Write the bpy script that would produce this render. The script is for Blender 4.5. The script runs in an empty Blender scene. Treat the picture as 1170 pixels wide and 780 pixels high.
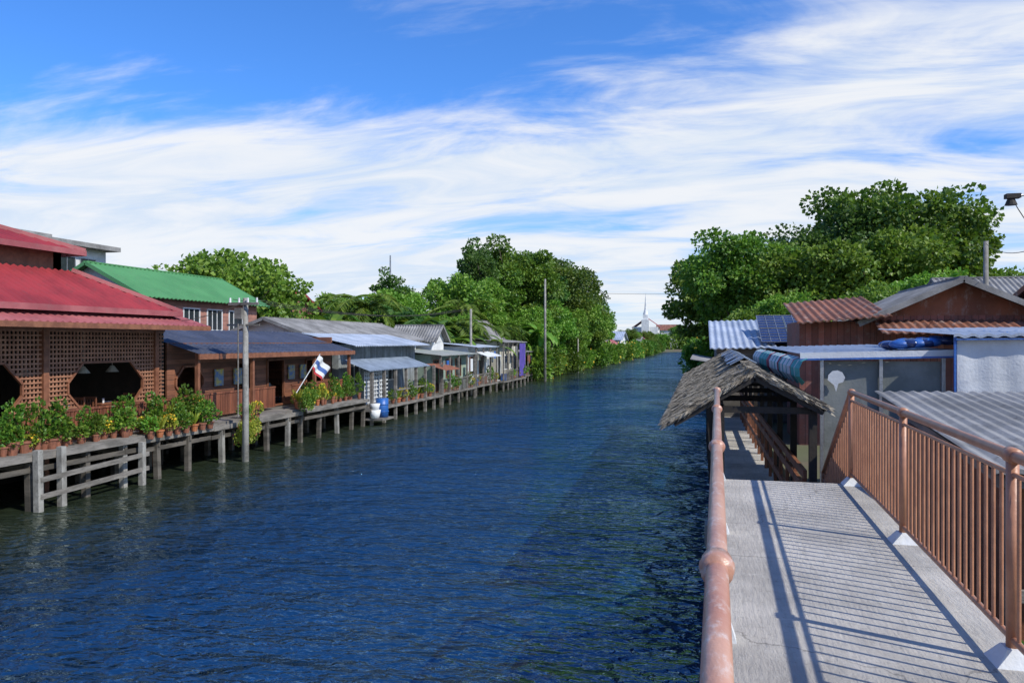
import bpy, math, random
import numpy as np
from mathutils import Vector
random.seed(7); rng=np.random.default_rng(7)
sc=bpy.context.scene
R_=math.radians
# ------------------------------------------------------------------ materials
def nodes_of(name):
    m=bpy.data.materials.new(name); m.use_nodes=True
    nt=m.node_tree; nt.nodes.clear()
    out=nt.nodes.new('ShaderNodeOutputMaterial'); b=nt.nodes.new('ShaderNodeBsdfPrincipled')
    nt.links.new(b.outputs[0],out.inputs[0])
    return m,nt,b,out
def mth(nt,op,a,b=None,c=None):
    n=nt.nodes.new('ShaderNodeMath'); n.operation=op
    for i,x in enumerate((a,b,c)):
        if x is None: continue
        if isinstance(x,(int,float)): n.inputs[i].default_value=x
        else: nt.links.new(x,n.inputs[i])
    return n.outputs[0]
def mixc(nt,f,a,b,mode='MIX'):
    n=nt.nodes.new('ShaderNodeMix'); n.data_type='RGBA'; n.blend_type=mode
    def s(i,x):
        if isinstance(x,(int,float)): n.inputs[i].default_value=x
        elif isinstance(x,tuple): n.inputs[i].default_value=(x[0],x[1],x[2],1)
        else: nt.links.new(x,n.inputs[i])
    s(0,f); s(6,a); s(7,b)
    return n.outputs[2]
def noise(nt,vec,scale,detail=5,rough=.55,dist=0):
    n=nt.nodes.new('ShaderNodeTexNoise'); n.inputs['Scale'].default_value=scale
    n.inputs['Detail'].default_value=detail; n.inputs['Roughness'].default_value=rough
    n.inputs['Distortion'].default_value=dist
    nt.links.new(vec,n.inputs['Vector']); return n.outputs[0]
def mrange(nt,v,a,b,c=0.,d=1.,smooth=True):
    n=nt.nodes.new('ShaderNodeMapRange')
    if smooth: n.interpolation_type='SMOOTHSTEP'
    nt.links.new(v,n.inputs[0])
    for i,x in zip((1,2,3,4),(a,b,c,d)): n.inputs[i].default_value=x
    return n.outputs[0]
def mapping(nt,vec,scale=(1,1,1),rot=(0,0,0),loc=(0,0,0)):
    n=nt.nodes.new('ShaderNodeMapping'); nt.links.new(vec,n.inputs[0])
    n.inputs['Scale'].default_value=scale; n.inputs['Rotation'].default_value=rot; n.inputs['Location'].default_value=loc
    return n.outputs[0]
def M(name,c1,c2=None,rough=.75,scale=1.5,stretch=(1,1,1),bump=.3,bscale=25,metal=0.,boards=None,dirt=.45,dirtc=(.05,.045,.035)):
    m,nt,b,out=nodes_of(name)
    if c2 is None: c2=tuple(x*.7 for x in c1)
    tc=nt.nodes.new('ShaderNodeTexCoord'); v=mapping(nt,tc.outputs['Object'],stretch)
    n1=noise(nt,v,scale,6,.6); f=mrange(nt,n1,.35,.65)
    col=mixc(nt,f,c1,c2)
    n2=noise(nt,v,scale*5,6,.7); f2=mrange(nt,n2,.5,.75,0,dirt)
    col=mixc(nt,f2,col,dirtc)
    hgt=noise(nt,v,bscale,4)
    if boards:
        ax,sp=boards
        s=nt.nodes.new('ShaderNodeSeparateXYZ'); nt.links.new(tc.outputs['Object'],s.inputs[0])
        q=mth(nt,'DIVIDE',s.outputs[ax],sp)
        fl=mth(nt,'FLOOR',q); fr=mth(nt,'FRACT',q)
        wn=nt.nodes.new('ShaderNodeTexWhiteNoise'); wn.noise_dimensions='1D'; nt.links.new(fl,wn.inputs['W'])
        k=mrange(nt,wn.outputs['Value'],0,1,.65,1.15,False)
        cc=nt.nodes.new('ShaderNodeCombineColor')
        for i in range(3): nt.links.new(k,cc.inputs[i])
        col=mixc(nt,1.0,col,cc.outputs[0],'MULTIPLY')
        gap=mth(nt,'LESS_THAN',fr,.08)
        col=mixc(nt,mth(nt,'MULTIPLY',gap,.75),col,(.012,.01,.008))
        hgt=mth(nt,'SUBTRACT',hgt,gap)
    nt.links.new(col,b.inputs['Base Color'])
    b.inputs['Roughness'].default_value=rough; b.inputs['Metallic'].default_value=metal
    if bump>0:
        bp=nt.nodes.new('ShaderNodeBump'); bp.inputs['Strength'].default_value=bump; bp.inputs['Distance'].default_value=.02
        nt.links.new(hgt,bp.inputs['Height']); nt.links.new(bp.outputs[0],b.inputs['Normal'])
    return m
def leafmat(name,ca,cb,cc_,sc_=.35,trans=.38):
    m,nt,b,out=nodes_of(name)
    g=nt.nodes.new('ShaderNodeNewGeometry'); tc=nt.nodes.new('ShaderNodeTexCoord')
    n1=noise(nt,tc.outputs['Object'],sc_,3)
    f=mrange(nt,n1,.4,.6)
    col=mixc(nt,f,ca,cb)
    col=mixc(nt,mth(nt,'POWER',g.outputs['Random Per Island'],2.2),col,cc_)
    oi=nt.nodes.new('ShaderNodeObjectInfo')
    hs=nt.nodes.new('ShaderNodeHueSaturation'); nt.links.new(col,hs.inputs['Color'])
    nt.links.new(mrange(nt,oi.outputs['Random'],0,1,.475,.512,False),hs.inputs['Hue'])
    nt.links.new(mrange(nt,oi.outputs['Random'],0,1,.75,1.3,False),hs.inputs['Value'])
    nt.links.new(hs.outputs[0],b.inputs['Base Color']); b.inputs['Roughness'].default_value=.5
    tr=nt.nodes.new('ShaderNodeBsdfTranslucent'); nt.links.new(hs.outputs[0],tr.inputs[0])
    mx=nt.nodes.new('ShaderNodeMixShader'); mx.inputs[0].default_value=trans
    nt.links.new(b.outputs[0],mx.inputs[1]); nt.links.new(tr.outputs[0],mx.inputs[2]); nt.links.new(mx.outputs[0],out.inputs[0])
    return m
red=M('red_roof_tile',(.30,.028,.035),(.20,.018,.025),rough=.6,scale=.8,dirt=.4,dirtc=(.10,.04,.04))
redlight=M('faded_red_roof',(.36,.11,.11),(.25,.06,.065),rough=.6,scale=.8,dirt=.35,dirtc=(.2,.13,.12))
green=M('green_roof_metal',(.08,.25,.09),(.06,.20,.07),rough=.55,scale=.5,dirt=.35,dirtc=(.13,.22,.11))
navy=M('navy_roof_metal',(.055,.065,.10),(.035,.042,.065),rough=.6,scale=.7,dirt=.5,dirtc=(.12,.11,.10))
bluegrey=M('pale_blue_roof_metal',(.42,.47,.55),(.29,.34,.41),rough=.5,scale=.7,dirt=.45,dirtc=(.17,.13,.11))
greyroof=M('weathered_cement_roof',(.28,.275,.265),(.16,.157,.15),rough=.9,scale=.9,dirt=.6,dirtc=(.06,.055,.05))
rust=M('rusty_roof_metal',(.26,.095,.05),(.15,.06,.035),rough=.85,scale=.9,stretch=(1,.5,.5),dirt=.75,dirtc=(.34,.30,.27))
wood=M('reddish_wood',(.26,.09,.045),(.17,.055,.028),rough=.6,scale=2,boards=(1,.14),stretch=(3,3,.6),dirt=.3)
woodh=M('horizontal_wood_siding',(.27,.11,.06),(.18,.07,.035),rough=.65,scale=2,boards=(2,.17),stretch=(.6,.6,3),dirt=.35)
woodplain=M('brown_wood',(.25,.10,.05),(.16,.06,.03),rough=.6,scale=4,dirt=.3)
lattm=M('lattice_wood',(.36,.17,.095),(.25,.11,.06),rough=.6,scale=3,dirt=.3)
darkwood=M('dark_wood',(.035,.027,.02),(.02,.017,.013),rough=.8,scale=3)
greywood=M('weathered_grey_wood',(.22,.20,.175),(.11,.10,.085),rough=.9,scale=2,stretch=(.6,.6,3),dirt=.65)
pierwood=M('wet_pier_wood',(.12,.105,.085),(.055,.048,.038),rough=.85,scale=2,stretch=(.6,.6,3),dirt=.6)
postc=M('weathered_concrete_post',(.31,.30,.27),(.18,.17,.15),rough=.9,scale=2,dirt=.7)
white=M('white_paint',(.72,.73,.72),(.58,.59,.58),rough=.7,scale=1,dirt=.35,dirtc=(.3,.29,.26))
cream=M('cream_paint',(.55,.52,.42),(.42,.4,.33),rough=.8,scale=1,dirt=.4,dirtc=(.2,.18,.14))
palegreen=M('pale_green_paint',(.30,.38,.30),(.22,.29,.23),rough=.8,scale=1.4,dirt=.5)
pink=M('pink_brick',(.42,.20,.15),(.32,.15,.11),rough=.8,scale=2,boards=(2,.22))
glass=M('dark_window_glass',(.03,.04,.045),(.02,.025,.03),rough=.12,scale=1,bump=0,dirt=.1)
railm=M('copper_brown_paint',(.46,.215,.12),(.36,.16,.09),rough=.45,scale=6,bump=.15,dirt=.4,dirtc=(.26,.16,.10))
handm=M('worn_handrail_paint',(.48,.27,.19),(.38,.18,.12),rough=.38,scale=5,stretch=(1,.5,1),bump=.25,dirt=.9,dirtc=(.56,.50,.46))
thatchm=M('palm_thatch',(.36,.32,.25),(.20,.17,.13),rough=.95,scale=5,bump=.8,bscale=50,dirt=.5)
grnd=M('ground_soil',(.10,.11,.05),(.13,.10,.065),rough=1,scale=.4,dirt=.5)
bluetarp=M('blue_tarp',(.03,.13,.42),(.02,.08,.28),rough=.5,scale=2,dirt=.2)
purple=M('purple_cloth',(.10,.06,.35),(.06,.05,.25),rough=.8)
canvas=M('grey_canvas',(.20,.215,.205),(.13,.145,.135),rough=.6,scale=1.6,dirt=.35,dirtc=(.27,.28,.27),bump=.2)
whitecanvas=M('white_canvas',(.60,.62,.64),(.48,.50,.52),rough=.9,scale=1.,dirt=.3,dirtc=(.33,.33,.32))
terra=M('terracotta',(.27,.10,.055),(.18,.07,.04),rough=.8,scale=5)
orangep=M('orange_pot',(.42,.14,.05),(.3,.1,.04),rough=.6,scale=5)
yel=M('yellow_flower',(.75,.5,.03),(.6,.35,.02),rough=.7,bump=0,dirt=.1)
redf=M('red_flower',(.55,.03,.04),(.45,.05,.1),rough=.7,bump=0,dirt=.1)
bark=M('bark',(.13,.10,.075),(.08,.06,.045),rough=1,scale=3)
solarm=M('solar_cell',(.02,.035,.12),(.015,.025,.08),rough=.15,scale=2,bump=0,dirt=.05)
metal=M('galvanised_metal',(.45,.46,.47),(.35,.36,.37),rough=.4,metal=.7)
turq=M('turquoise_cloth',(.05,.33,.33),(.04,.25,.26)); maroon=M('maroon_cloth',(.28,.04,.08)); 
blueplastic=M('blue_plastic',(.02,.12,.40),(.02,.1,.33),rough=.4)
redc=M('flag_red',(.55,.03,.04)); bluec=M('flag_blue',(.05,.12,.35))
leafA=leafmat('leaf_mid_green',(.045,.13,.012),(.10,.225,.02),(.19,.31,.03))
leafB=leafmat('leaf_bright_green',(.08,.20,.015),(.14,.28,.025),(.24,.37,.05))
leafD=leafmat('leaf_dark_green',(.03,.095,.012),(.06,.15,.02),(.12,.23,.035))
leafY=leafmat('leaf_yellow_green',(.20,.32,.03),(.30,.38,.04),(.48,.46,.06),1.5)
m,nt,b,out=nodes_of('concrete_deck'); conc=m
tc=nt.nodes.new('ShaderNodeTexCoord'); v=tc.outputs['Object']
c=mixc(nt,mrange(nt,noise(nt,v,1.1,8,.65),.35,.68),(.49,.46,.405),(.32,.30,.265))
c=mixc(nt,mrange(nt,noise(nt,mapping(nt,v,(14,1.4,1)),1.5,6,.6),.5,.72,0,.35),c,(.23,.22,.195))
c=mixc(nt,mrange(nt,noise(nt,v,22,5,.7),.56,.72,0,.5),c,(.14,.135,.12))
c=mixc(nt,mrange(nt,noise(nt,v,9,7,.7,.6),.60,.74,0,.55),c,(.58,.55,.49))
vo=nt.nodes.new('ShaderNodeTexVoronoi'); vo.feature='DISTANCE_TO_EDGE'; vo.inputs['Scale'].default_value=.45
wv=nt.nodes.new('ShaderNodeTexNoise'); wv.inputs['Scale'].default_value=3; wv.inputs['Detail'].default_value=6; nt.links.new(v,wv.inputs['Vector'])
vm=nt.nodes.new('ShaderNodeVectorMath'); vm.operation='MULTIPLY_ADD'; nt.links.new(wv.outputs['Color'],vm.inputs[0]); vm.inputs[1].default_value=(.5,.5,.5); nt.links.new(v,vm.inputs[2]); nt.links.new(vm.outputs[0],vo.inputs['Vector'])
crack=mrange(nt,vo.outputs['Distance'],0,.004,.6,0)
c=mixc(nt,crack,c,(.10,.095,.085))
nt.links.new(c,b.inputs['Base Color']); b.inputs['Roughness'].default_value=.92
hh=mth(nt,'ADD',noise(nt,mapping(nt,v,(6,1,1)),7,5,.6),mth(nt,'MULTIPLY',noise(nt,v,70,5,.7),.6))
bp=nt.nodes.new('ShaderNodeBump'); bp.inputs['Strength'].default_value=.6; bp.inputs['Distance'].default_value=.02
nt.links.new(hh,bp.inputs['Height']); nt.links.new(bp.outputs[0],b.inputs['Normal'])
# ------------------------------------------------------------------ mesh builder
class MB:
    def __init__(s): s.v=[];s.f=[];s.m=[]
    def add(s,vs,fs,mi=0):
        o=len(s.v); s.v+= [tuple(x) for x in vs]; s.f+=[tuple(i+o for i in f) for f in fs]; s.m+=[mi]*len(fs)
    def box(s,x0,x1,y0,y1,z0,z1,mi=0):
        s.add([(x0,y0,z0),(x1,y0,z0),(x1,y1,z0),(x0,y1,z0),(x0,y0,z1),(x1,y0,z1),(x1,y1,z1),(x0,y1,z1)],
              [(0,3,2,1),(4,5,6,7),(0,1,5,4),(1,2,6,5),(2,3,7,6),(3,0,4,7)],mi)
    def beam(s,p,q,w,h=None,mi=0):
        h=h or w; p=Vector(p);q=Vector(q);d=(q-p).normalized()
        up=Vector((0,0,1)) if abs(d.z)<.95 else Vector((0,1,0))
        a=d.cross(up).normalized()*w/2; b=a.cross(d).normalized()*h/2
        vs=[p-a-b,p+a-b,p+a+b,p-a+b,q-a-b,q+a-b,q+a+b,q-a+b]
        s.add(vs,[(0,3,2,1),(4,5,6,7),(0,1,5,4),(1,2,6,5),(2,3,7,6),(3,0,4,7)],mi)
    def cyl(s,p,q,r1,r2=None,n=8,mi=0,cap=True):
        r2=r1 if r2 is None else r2; p=Vector(p);q=Vector(q);d=(q-p).normalized()
        up=Vector((0,0,1)) if abs(d.z)<.95 else Vector((0,1,0))
        a=d.cross(up).normalized(); b=a.cross(d).normalized(); vs=[]
        for c,r in((p,r1),(q,r2)):
            for i in range(n):
                t=2*math.pi*i/n; vs.append(c+a*math.cos(t)*r+b*math.sin(t)*r)
        fs=[(i,(i+1)%n,n+(i+1)%n,n+i) for i in range(n)]
        if cap: fs+= [tuple(range(n-1,-1,-1)),tuple(range(n,2*n))]
        s.add(vs,fs,mi)
    def ball(s,c,r,mi=0,n=12,k=8,sz=1):
        vs=[];fs=[]
        for j in range(k+1):
            ph=math.pi*j/k
            for i in range(n):
                t=2*math.pi*i/n; vs.append((c[0]+r*math.sin(ph)*math.cos(t),c[1]+r*math.sin(ph)*math.sin(t),c[2]+r*sz*math.cos(ph)))
        for j in range(k):
            for i in range(n): fs.append((j*n+i,j*n+(i+1)%n,(j+1)*n+(i+1)%n,(j+1)*n+i))
        s.add(vs,fs,mi)
    def poly(s,pts,mi=0): s.add(pts,[tuple(range(len(pts)))],mi)
    def slab(s,pts,t,mi=0):
        n=len(pts); d=(Vector(pts[1])-Vector(pts[0])).cross(Vector(pts[2])-Vector(pts[0])).normalized()*t
        vs=[Vector(p) for p in pts]+[Vector(p)-d for p in pts]
        s.add(vs,[tuple(range(n)),tuple(range(2*n-1,n-1,-1))]+[(i,n+i,n+(i+1)%n,(i+1)%n) for i in range(n)],mi)
    def corr(s,A,B,up,a=0,b=0,pitch=.2,amp=.025,mi=0,thick=.04):
        A=Vector(A);B=Vector(B);up=Vector(up);L=(B-A).length;e=(B-A)/L
        nrm=e.cross(up).normalized()
        if nrm.z<0: nrm=-nrm
        n=max(4,int(L/pitch*6)); vs=[];fs=[]
        for i in range(n+1):
            x=L*i/n; k=1
            if a>0: k=min(k,x/a)
            if b>0: k=min(k,(L-x)/b)
            o=nrm*(amp*math.sin(2*math.pi*x/pitch))
            p=A+e*x+o; q=p+up*max(k,.001)
            vs+= [p,(p+q)/2,q,p-nrm*thick]
        for i in range(n):
            c=4*i
            fs+= [(c,c+4,c+5,c+1),(c+1,c+5,c+6,c+2),(c+3,c+7,c+4,c)]
        s.add(vs,fs,mi)
    def build(s,name,mats,parent=None,smooth=False,loc=None):
        me=bpy.data.meshes.new(name); me.from_pydata(s.v,[],s.f)
        for m in (mats if isinstance(mats,(list,tuple)) else [mats]): me.materials.append(m)
        me.polygons.foreach_set('material_index',s.m)
        if smooth: me.polygons.foreach_set('use_smooth',[True]*len(s.f))
        me.update()
        ob=bpy.data.objects.new(name,me); sc.collection.objects.link(ob)
        if parent: ob.parent=parent
        if loc: ob.location=loc
        return ob
def empty(name,loc=(0,0,0)):
    e=bpy.data.objects.new(name,None); sc.collection.objects.link(e); e.location=loc; return e
def inst(name,me,loc,rz=0,s=1,sz=None):
    o=bpy.data.objects.new(name,me); sc.collection.objects.link(o); o.location=loc
    o.rotation_euler=(0,0,rz); o.scale=(s,s,sz or s); return o
def windowX(fr,gl,X,y0,y1,z0,z1,mull=2,w=.06):
    gl.box(X-.02,X+.012,y0,y1,z0,z1)
    for (a,b,c,d) in((y0-w,y1+w,z1,z1+w),(y0-w,y1+w,z0-w,z0),(y0-w,y0,z0,z1),(y1,y1+w,z0,z1)):
        fr.box(X-.02,X+.05,a,b,c,d)
    for i in range(1,mull):
        y=y0+(y1-y0)*i/mull; fr.box(X-.01,X+.035,y-w/3,y+w/3,z0,z1)
# ------------------------------------------------------------------ leaves / trees
def unit(n):
    v=rng.normal(size=(n,3)); return v/np.linalg.norm(v,axis=1)[:,None]
def leafgeo(c,t,L,wr=.45,fold=.15):
    n=len(c); t=t/np.linalg.norm(t,axis=1)[:,None]
    s=np.cross(t,unit(n)); s/=np.linalg.norm(s,axis=1)[:,None]+1e-6
    nn=np.cross(t,s); L=np.broadcast_to(L,(n,))[:,None]
    v=np.empty((n,4,3)); v[:,0]=c; v[:,1]=c+t*L*.5+s*L*wr+nn*L*fold; v[:,2]=c+t*L; v[:,3]=c+t*L*.5-s*L*wr+nn*L*fold
    return v.reshape(-1,3)
def addleaves(mb,c,t,L,mi=0,wr=.45,fold=.15):
    v=leafgeo(c,t,L,wr,fold); o=len(mb.v); mb.v+=[tuple(x) for x in v.tolist()]
    n=len(c); mb.f+=[(o+4*i,o+4*i+1,o+4*i+2,o+4*i+3) for i in range(n)]; mb.m+=[mi]*n
def tree_mesh(name,H,R,ch,nc=60,lpc=220,ls=.38,mats=None,cl=(.17,.32)):
    mb=MB(); cz=H-ch/2
    d=unit(nc); ph=rng.uniform(0,6,3)
    az=np.arctan2(d[:,1],d[:,0])
    irr=.82+.12*np.sin(3*az+ph[0])+.10*np.sin(5*d[:,2]+2*az+ph[1])+rng.uniform(-.14,.14,nc)
    rad=(rng.uniform(0.12,1,nc)**.42)*irr
    cc=d*rad[:,None]*np.array([R,R,ch/2]); cc[:,2]+=cz
    allc=[];allt=[]
    for i in range(nc):
        cr=R*rng.uniform(*cl)*(1.15-.3*rad[i])
        u=unit(lpc); p=cc[i]+u*cr*(rng.uniform(0,1,lpc)**.4)[:,None]*np.array([1.1,1.1,.72])
        allc.append(p); allt.append(u+unit(lpc)*.8+np.array([0,0,-.25]))
    c=np.concatenate(allc); t=np.concatenate(allt)
    addleaves(mb,c,t,ls*rng.uniform(.6,1.3,len(c)),1)
    tr=H*.022+.06; pts=[Vector((0,0,-.5))]; n=5; top=cz+ch*.1
    for i in range(1,n+1): pts.append(Vector((rng.normal()*.04*R*i,rng.normal()*.04*R*i,top*i/n)))
    for i in range(n): mb.cyl(pts[i],pts[i+1],tr*(1-.16*i),tr*(1-.16*(i+1)),8,0,False)
    for i in range(min(nc,16)):
        k=rng.integers(1,n); s=pts[k]; e=Vector(cc[i]); mid=(s+e)/2+Vector((0,0,-.06*R))
        r=tr*(1-.16*k)*.5
        mb.cyl(s,mid,r,r*.6,6,0,False); mb.cyl(mid,e,r*.6,r*.2,6,0,False)
    me=mb.build(name,mats or [bark,leafA]); d_=me.data; bpy.data.objects.remove(me); return d_
def palm_mesh(name,H,nf=16,fl=2.6,lm=None):
    mb=MB(); 
    for i in range(6):
        mb.cyl((.08*math.sin(i*.5),0,H*i/6-.3*(i==0)),(.08*math.sin((i+1)*.5),0,H*(i+1)/6),.17-.012*i,.16-.012*i,8,0,False)
    c=[];t=[]
    for k in range(nf):
        az=k*2.4+rng.uniform(-.2,.2); el=rng.uniform(-.1,1.3); p=np.array([.08,0,H]); ll=fl*rng.uniform(.8,1.1)
        prev=p.copy(); ce=el
        for j in range(16):
            ce-=.09+.02*(k%3)
            dv=np.array([math.cos(az)*math.cos(ce),math.sin(az)*math.cos(ce),math.sin(ce)])
            nx=prev+dv*ll/14
            mb.cyl(prev,nx,.02,.015,4,1,False)
            side=np.array([-math.sin(az),math.cos(az),0])
            for sg in(-1,1):
                for q in(0,.33,.66):
                    c.append(prev+(nx-prev)*q); t.append(side*sg+dv*.75+np.array([0,0,-.35])+rng.normal(size=3)*.08)
            prev=nx
    c=np.array(c);t=np.array(t); addleaves(mb,c,t,.66*fl/2.6,1,.07,.02)
    o=mb.build(name,[bark,lm or leafB]); d=o.data; bpy.data.objects.remove(o); return d
def banana_mesh(name):
    mb=MB()
    for s in range(5):
        bx,by=rng.normal()*.8,rng.normal()*.8; h=rng.uniform(1.6,3)
        mb.cyl((bx,by,-.2),(bx,by,h),.12,.07,7,0,False)
        for k in range(8):
            az=rng.uniform(0,6.28); el=rng.uniform(.5,1.35); p=Vector((bx,by,h)); L=rng.uniform(1.5,2.4); w=.27
            side=Vector((-math.sin(az),math.cos(az),0)); row=[]
            for j in range(7):
                f=j/6; ww=w*math.sin(math.pi*min(1,.12+f*.86))
                row.append((p-side*ww+Vector((0,0,.05)),p.copy(),p+side*ww+Vector((0,0,.05))))
                el-=.28; p=p+Vector((math.cos(az)*math.cos(el),math.sin(az)*math.cos(el),math.sin(el)))*L/6
            for j in range(6):
                mb.add([row[j][0],row[j][1],row[j+1][1],row[j+1][0]],[(0,1,2,3)],1); mb.add([row[j][1],row[j][2],row[j+1][2],row[j+1][1]],[(0,1,2,3)],1)
    o=mb.build(name,[leafB,leafB]); d=o.data; bpy.data.objects.remove(o); return d
def bush_mesh(name,mats,n=1500,ls=.14,flower=0):
    mb=MB(); k=9
    for i in range(k):
        c0=np.array([rng.uniform(-.7,.7),rng.uniform(-.7,.7),rng.uniform(.25,.9)])
        u=unit(n//k); c=c0+u*.42*(rng.uniform(0,1,n//k)**.4)[:,None]
        addleaves(mb,c,u+unit(n//k)*.7,ls*rng.uniform(.6,1.3,n//k),0)
        if flower:
            u=unit(flower); addleaves(mb,c0+u*.45,u,ls*.8,1)
    mb.cyl((0,0,-.2),(0,0,.6),.04,.03,6,0)
    o=mb.build(name,mats); d=o.data; bpy.data.objects.remove(o); return d
T=[tree_mesh('tree_a',14,6,10,85,270,.33,[bark,leafA]),
   tree_mesh('tree_b',15,5.2,12,85,260,.33,[bark,leafA]),
   tree_mesh('tree_c',11,4.6,8.5,66,250,.32,[bark,leafB]),
   tree_mesh('tree_d',16,6.5,12.5,95,260,.35,[bark,leafD])]
Tsp=tree_mesh('sparse_tree_mesh',9,4,6,50,80,.30,[bark,leafB],cl=(.12,.24))
Ttall=tree_mesh('tall_thin_tree',12,1.6,8,40,110,.22,[bark,leafD],cl=(.2,.4))
P1=palm_mesh('palm_a',5); P2=palm_mesh('palm_b',3.2,18,2.8,leafA); P3=palm_mesh('palm_c',4.2,15,2.4,leafD); B1=banana_mesh('banana_a')
BU=[bush_mesh('bush_a',[leafA,yel],1600,.16),bush_mesh('bush_b',[leafB,yel],1600,.14,5),bush_mesh('bush_c',[leafY,redf],1400,.12,4)]
# ------------------------------------------------------------------ ground + water
mb=MB(); prof=[(-2500,.9),(-60,.9),(-19.5,.85),(-18.6,-.9),(-10,-1.6),(-2,-1.4),(1.2,-.9),(2.0,.9),(60,.95),(2500,.95)]
ys=[-200,-20,0,20,60,120,200,290,312,370,500,900,3500]
for y in ys:
    for x,z in prof:
        if y>=312: z=.9
        mb.v.append((x,y,z))
n=len(prof)
for j in range(len(ys)-1):
    for i in range(n-1):
        mb.f.append((j*n+i,j*n+i+1,(j+1)*n+i+1,(j+1)*n+i)); mb.m.append(0)
mb.build('ground',grnd)
# water: murky body + blue-tinted fresnel reflection
m,nt,b,out=nodes_of('canal_water')
tc=nt.nodes.new('ShaderNodeTexCoord'); v0=tc.outputs['Object']
va=mapping(nt,v0,(.8,1.5,1),(0,0,R_(16))); vb=mapping(nt,v0,(1,1.7,1),(0,0,R_(-22))); vc=mapping(nt,v0,(.7,1.3,1),(0,0,R_(5)))
amp=mrange(nt,noise(nt,v0,.16,3),.3,.7,.55,1.3)
h=mth(nt,'ADD',mth(nt,'MULTIPLY',noise(nt,va,1.35,2,.5,.6),.9),mth(nt,'MULTIPLY',noise(nt,vb,3.8,3,.5,.5),.36))
h=mth(nt,'ADD',h,mth(nt,'MULTIPLY',noise(nt,vc,.55,1,.5,.3),.9))
h=mth(nt,'MULTIPLY',h,amp)
bp=nt.nodes.new('ShaderNodeBump'); bp.inputs['Strength'].default_value=1; bp.inputs['Distance'].default_value=.44
nt.links.new(h,bp.inputs['Height'])
col=mixc(nt,mrange(nt,noise(nt,v0,.12,3),.35,.65),(.003,.024,.066),(.005,.030,.078))
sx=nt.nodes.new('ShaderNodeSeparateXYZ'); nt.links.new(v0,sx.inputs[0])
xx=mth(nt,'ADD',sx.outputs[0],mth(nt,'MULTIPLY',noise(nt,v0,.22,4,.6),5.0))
bank_refl=mrange(nt,xx,-12,-5.5,1,0)  # left-bank buildings' olive reflection, painted into body colour and gloss tint
col=mixc(nt,bank_refl,col,(.022,.031,.018))
df=nt.nodes.new('ShaderNodeBsdfDiffuse'); nt.links.new(col,df.inputs[0])
gl=nt.nodes.new('ShaderNodeBsdfGlossy'); gl.inputs['Roughness'].default_value=.05
nt.links.new(mixc(nt,bank_refl,(.60,.86,1.0),(.80,.86,.80)),gl.inputs[0]); nt.links.new(bp.outputs[0],gl.inputs['Normal'])
fz=nt.nodes.new('ShaderNodeFresnel'); fz.inputs[0].default_value=2.25; nt.links.new(bp.outputs[0],fz.inputs['Normal'])
mx=nt.nodes.new('ShaderNodeMixShader'); nt.links.new(fz.outputs[0],mx.inputs[0]); nt.links.new(df.outputs[0],mx.inputs[1]); nt.links.new(gl.outputs[0],mx.inputs[2]); nt.links.new(mx.outputs[0],out.inputs[0])
nt.nodes.remove(b)
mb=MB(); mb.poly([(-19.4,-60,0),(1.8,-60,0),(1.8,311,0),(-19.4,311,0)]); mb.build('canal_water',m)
# ------------------------------------------------------------------ footbridge ramp
DZ=2.4
XL=lambda y:.02*y+.0
XR=lambda y:1.40+.026*y
Y0,Y1=-4,9.5
br=empty('footbridge')
mb=MB()
N=4
for i in range(N):
    a=Y0+(Y1-Y0)*i/N+(.004 if i else 0); c=Y0+(Y1-Y0)*(i+1)/N-.004
    mb.slab([(XL(a)-.03,a,DZ),(XR(a)+.14,a,DZ),(XR(c)+.14,c,DZ),(XL(c)-.03,c,DZ)],.14)
mb.build('deck_slab',conc,br)
mb=MB()
for x in (XL,XR): mb.beam((x(Y0)+.12*(1 if x is XL else -1),Y0,DZ-.3),(x(Y1)+.12*(1 if x is XL else -1),Y1-.05,DZ-.3),.2,.3)
for y in (-2,2.5,6.5,9.2):
    for x in (.2,1.35): mb.cyl((x+.02*y,y,-1.4),(x+.02*y,y,DZ-.45),.13,.13,10)
    mb.box(.05,1.7,y-.12,y+.12,DZ-.7,DZ-.455)
mb.build('supports',postc,br)
mb=MB(); ns=7
for i in range(ns):
    y=Y1+i*.27; z=DZ-(i+1)*.17
    mb.box(.22,1.62,y+.002,y+.30,z-.16,z)
mb.box(.25,1.5,11.3,36,1.05,1.2)
mb.build('stairs_and_walkway_floor',conc,br)
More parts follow.
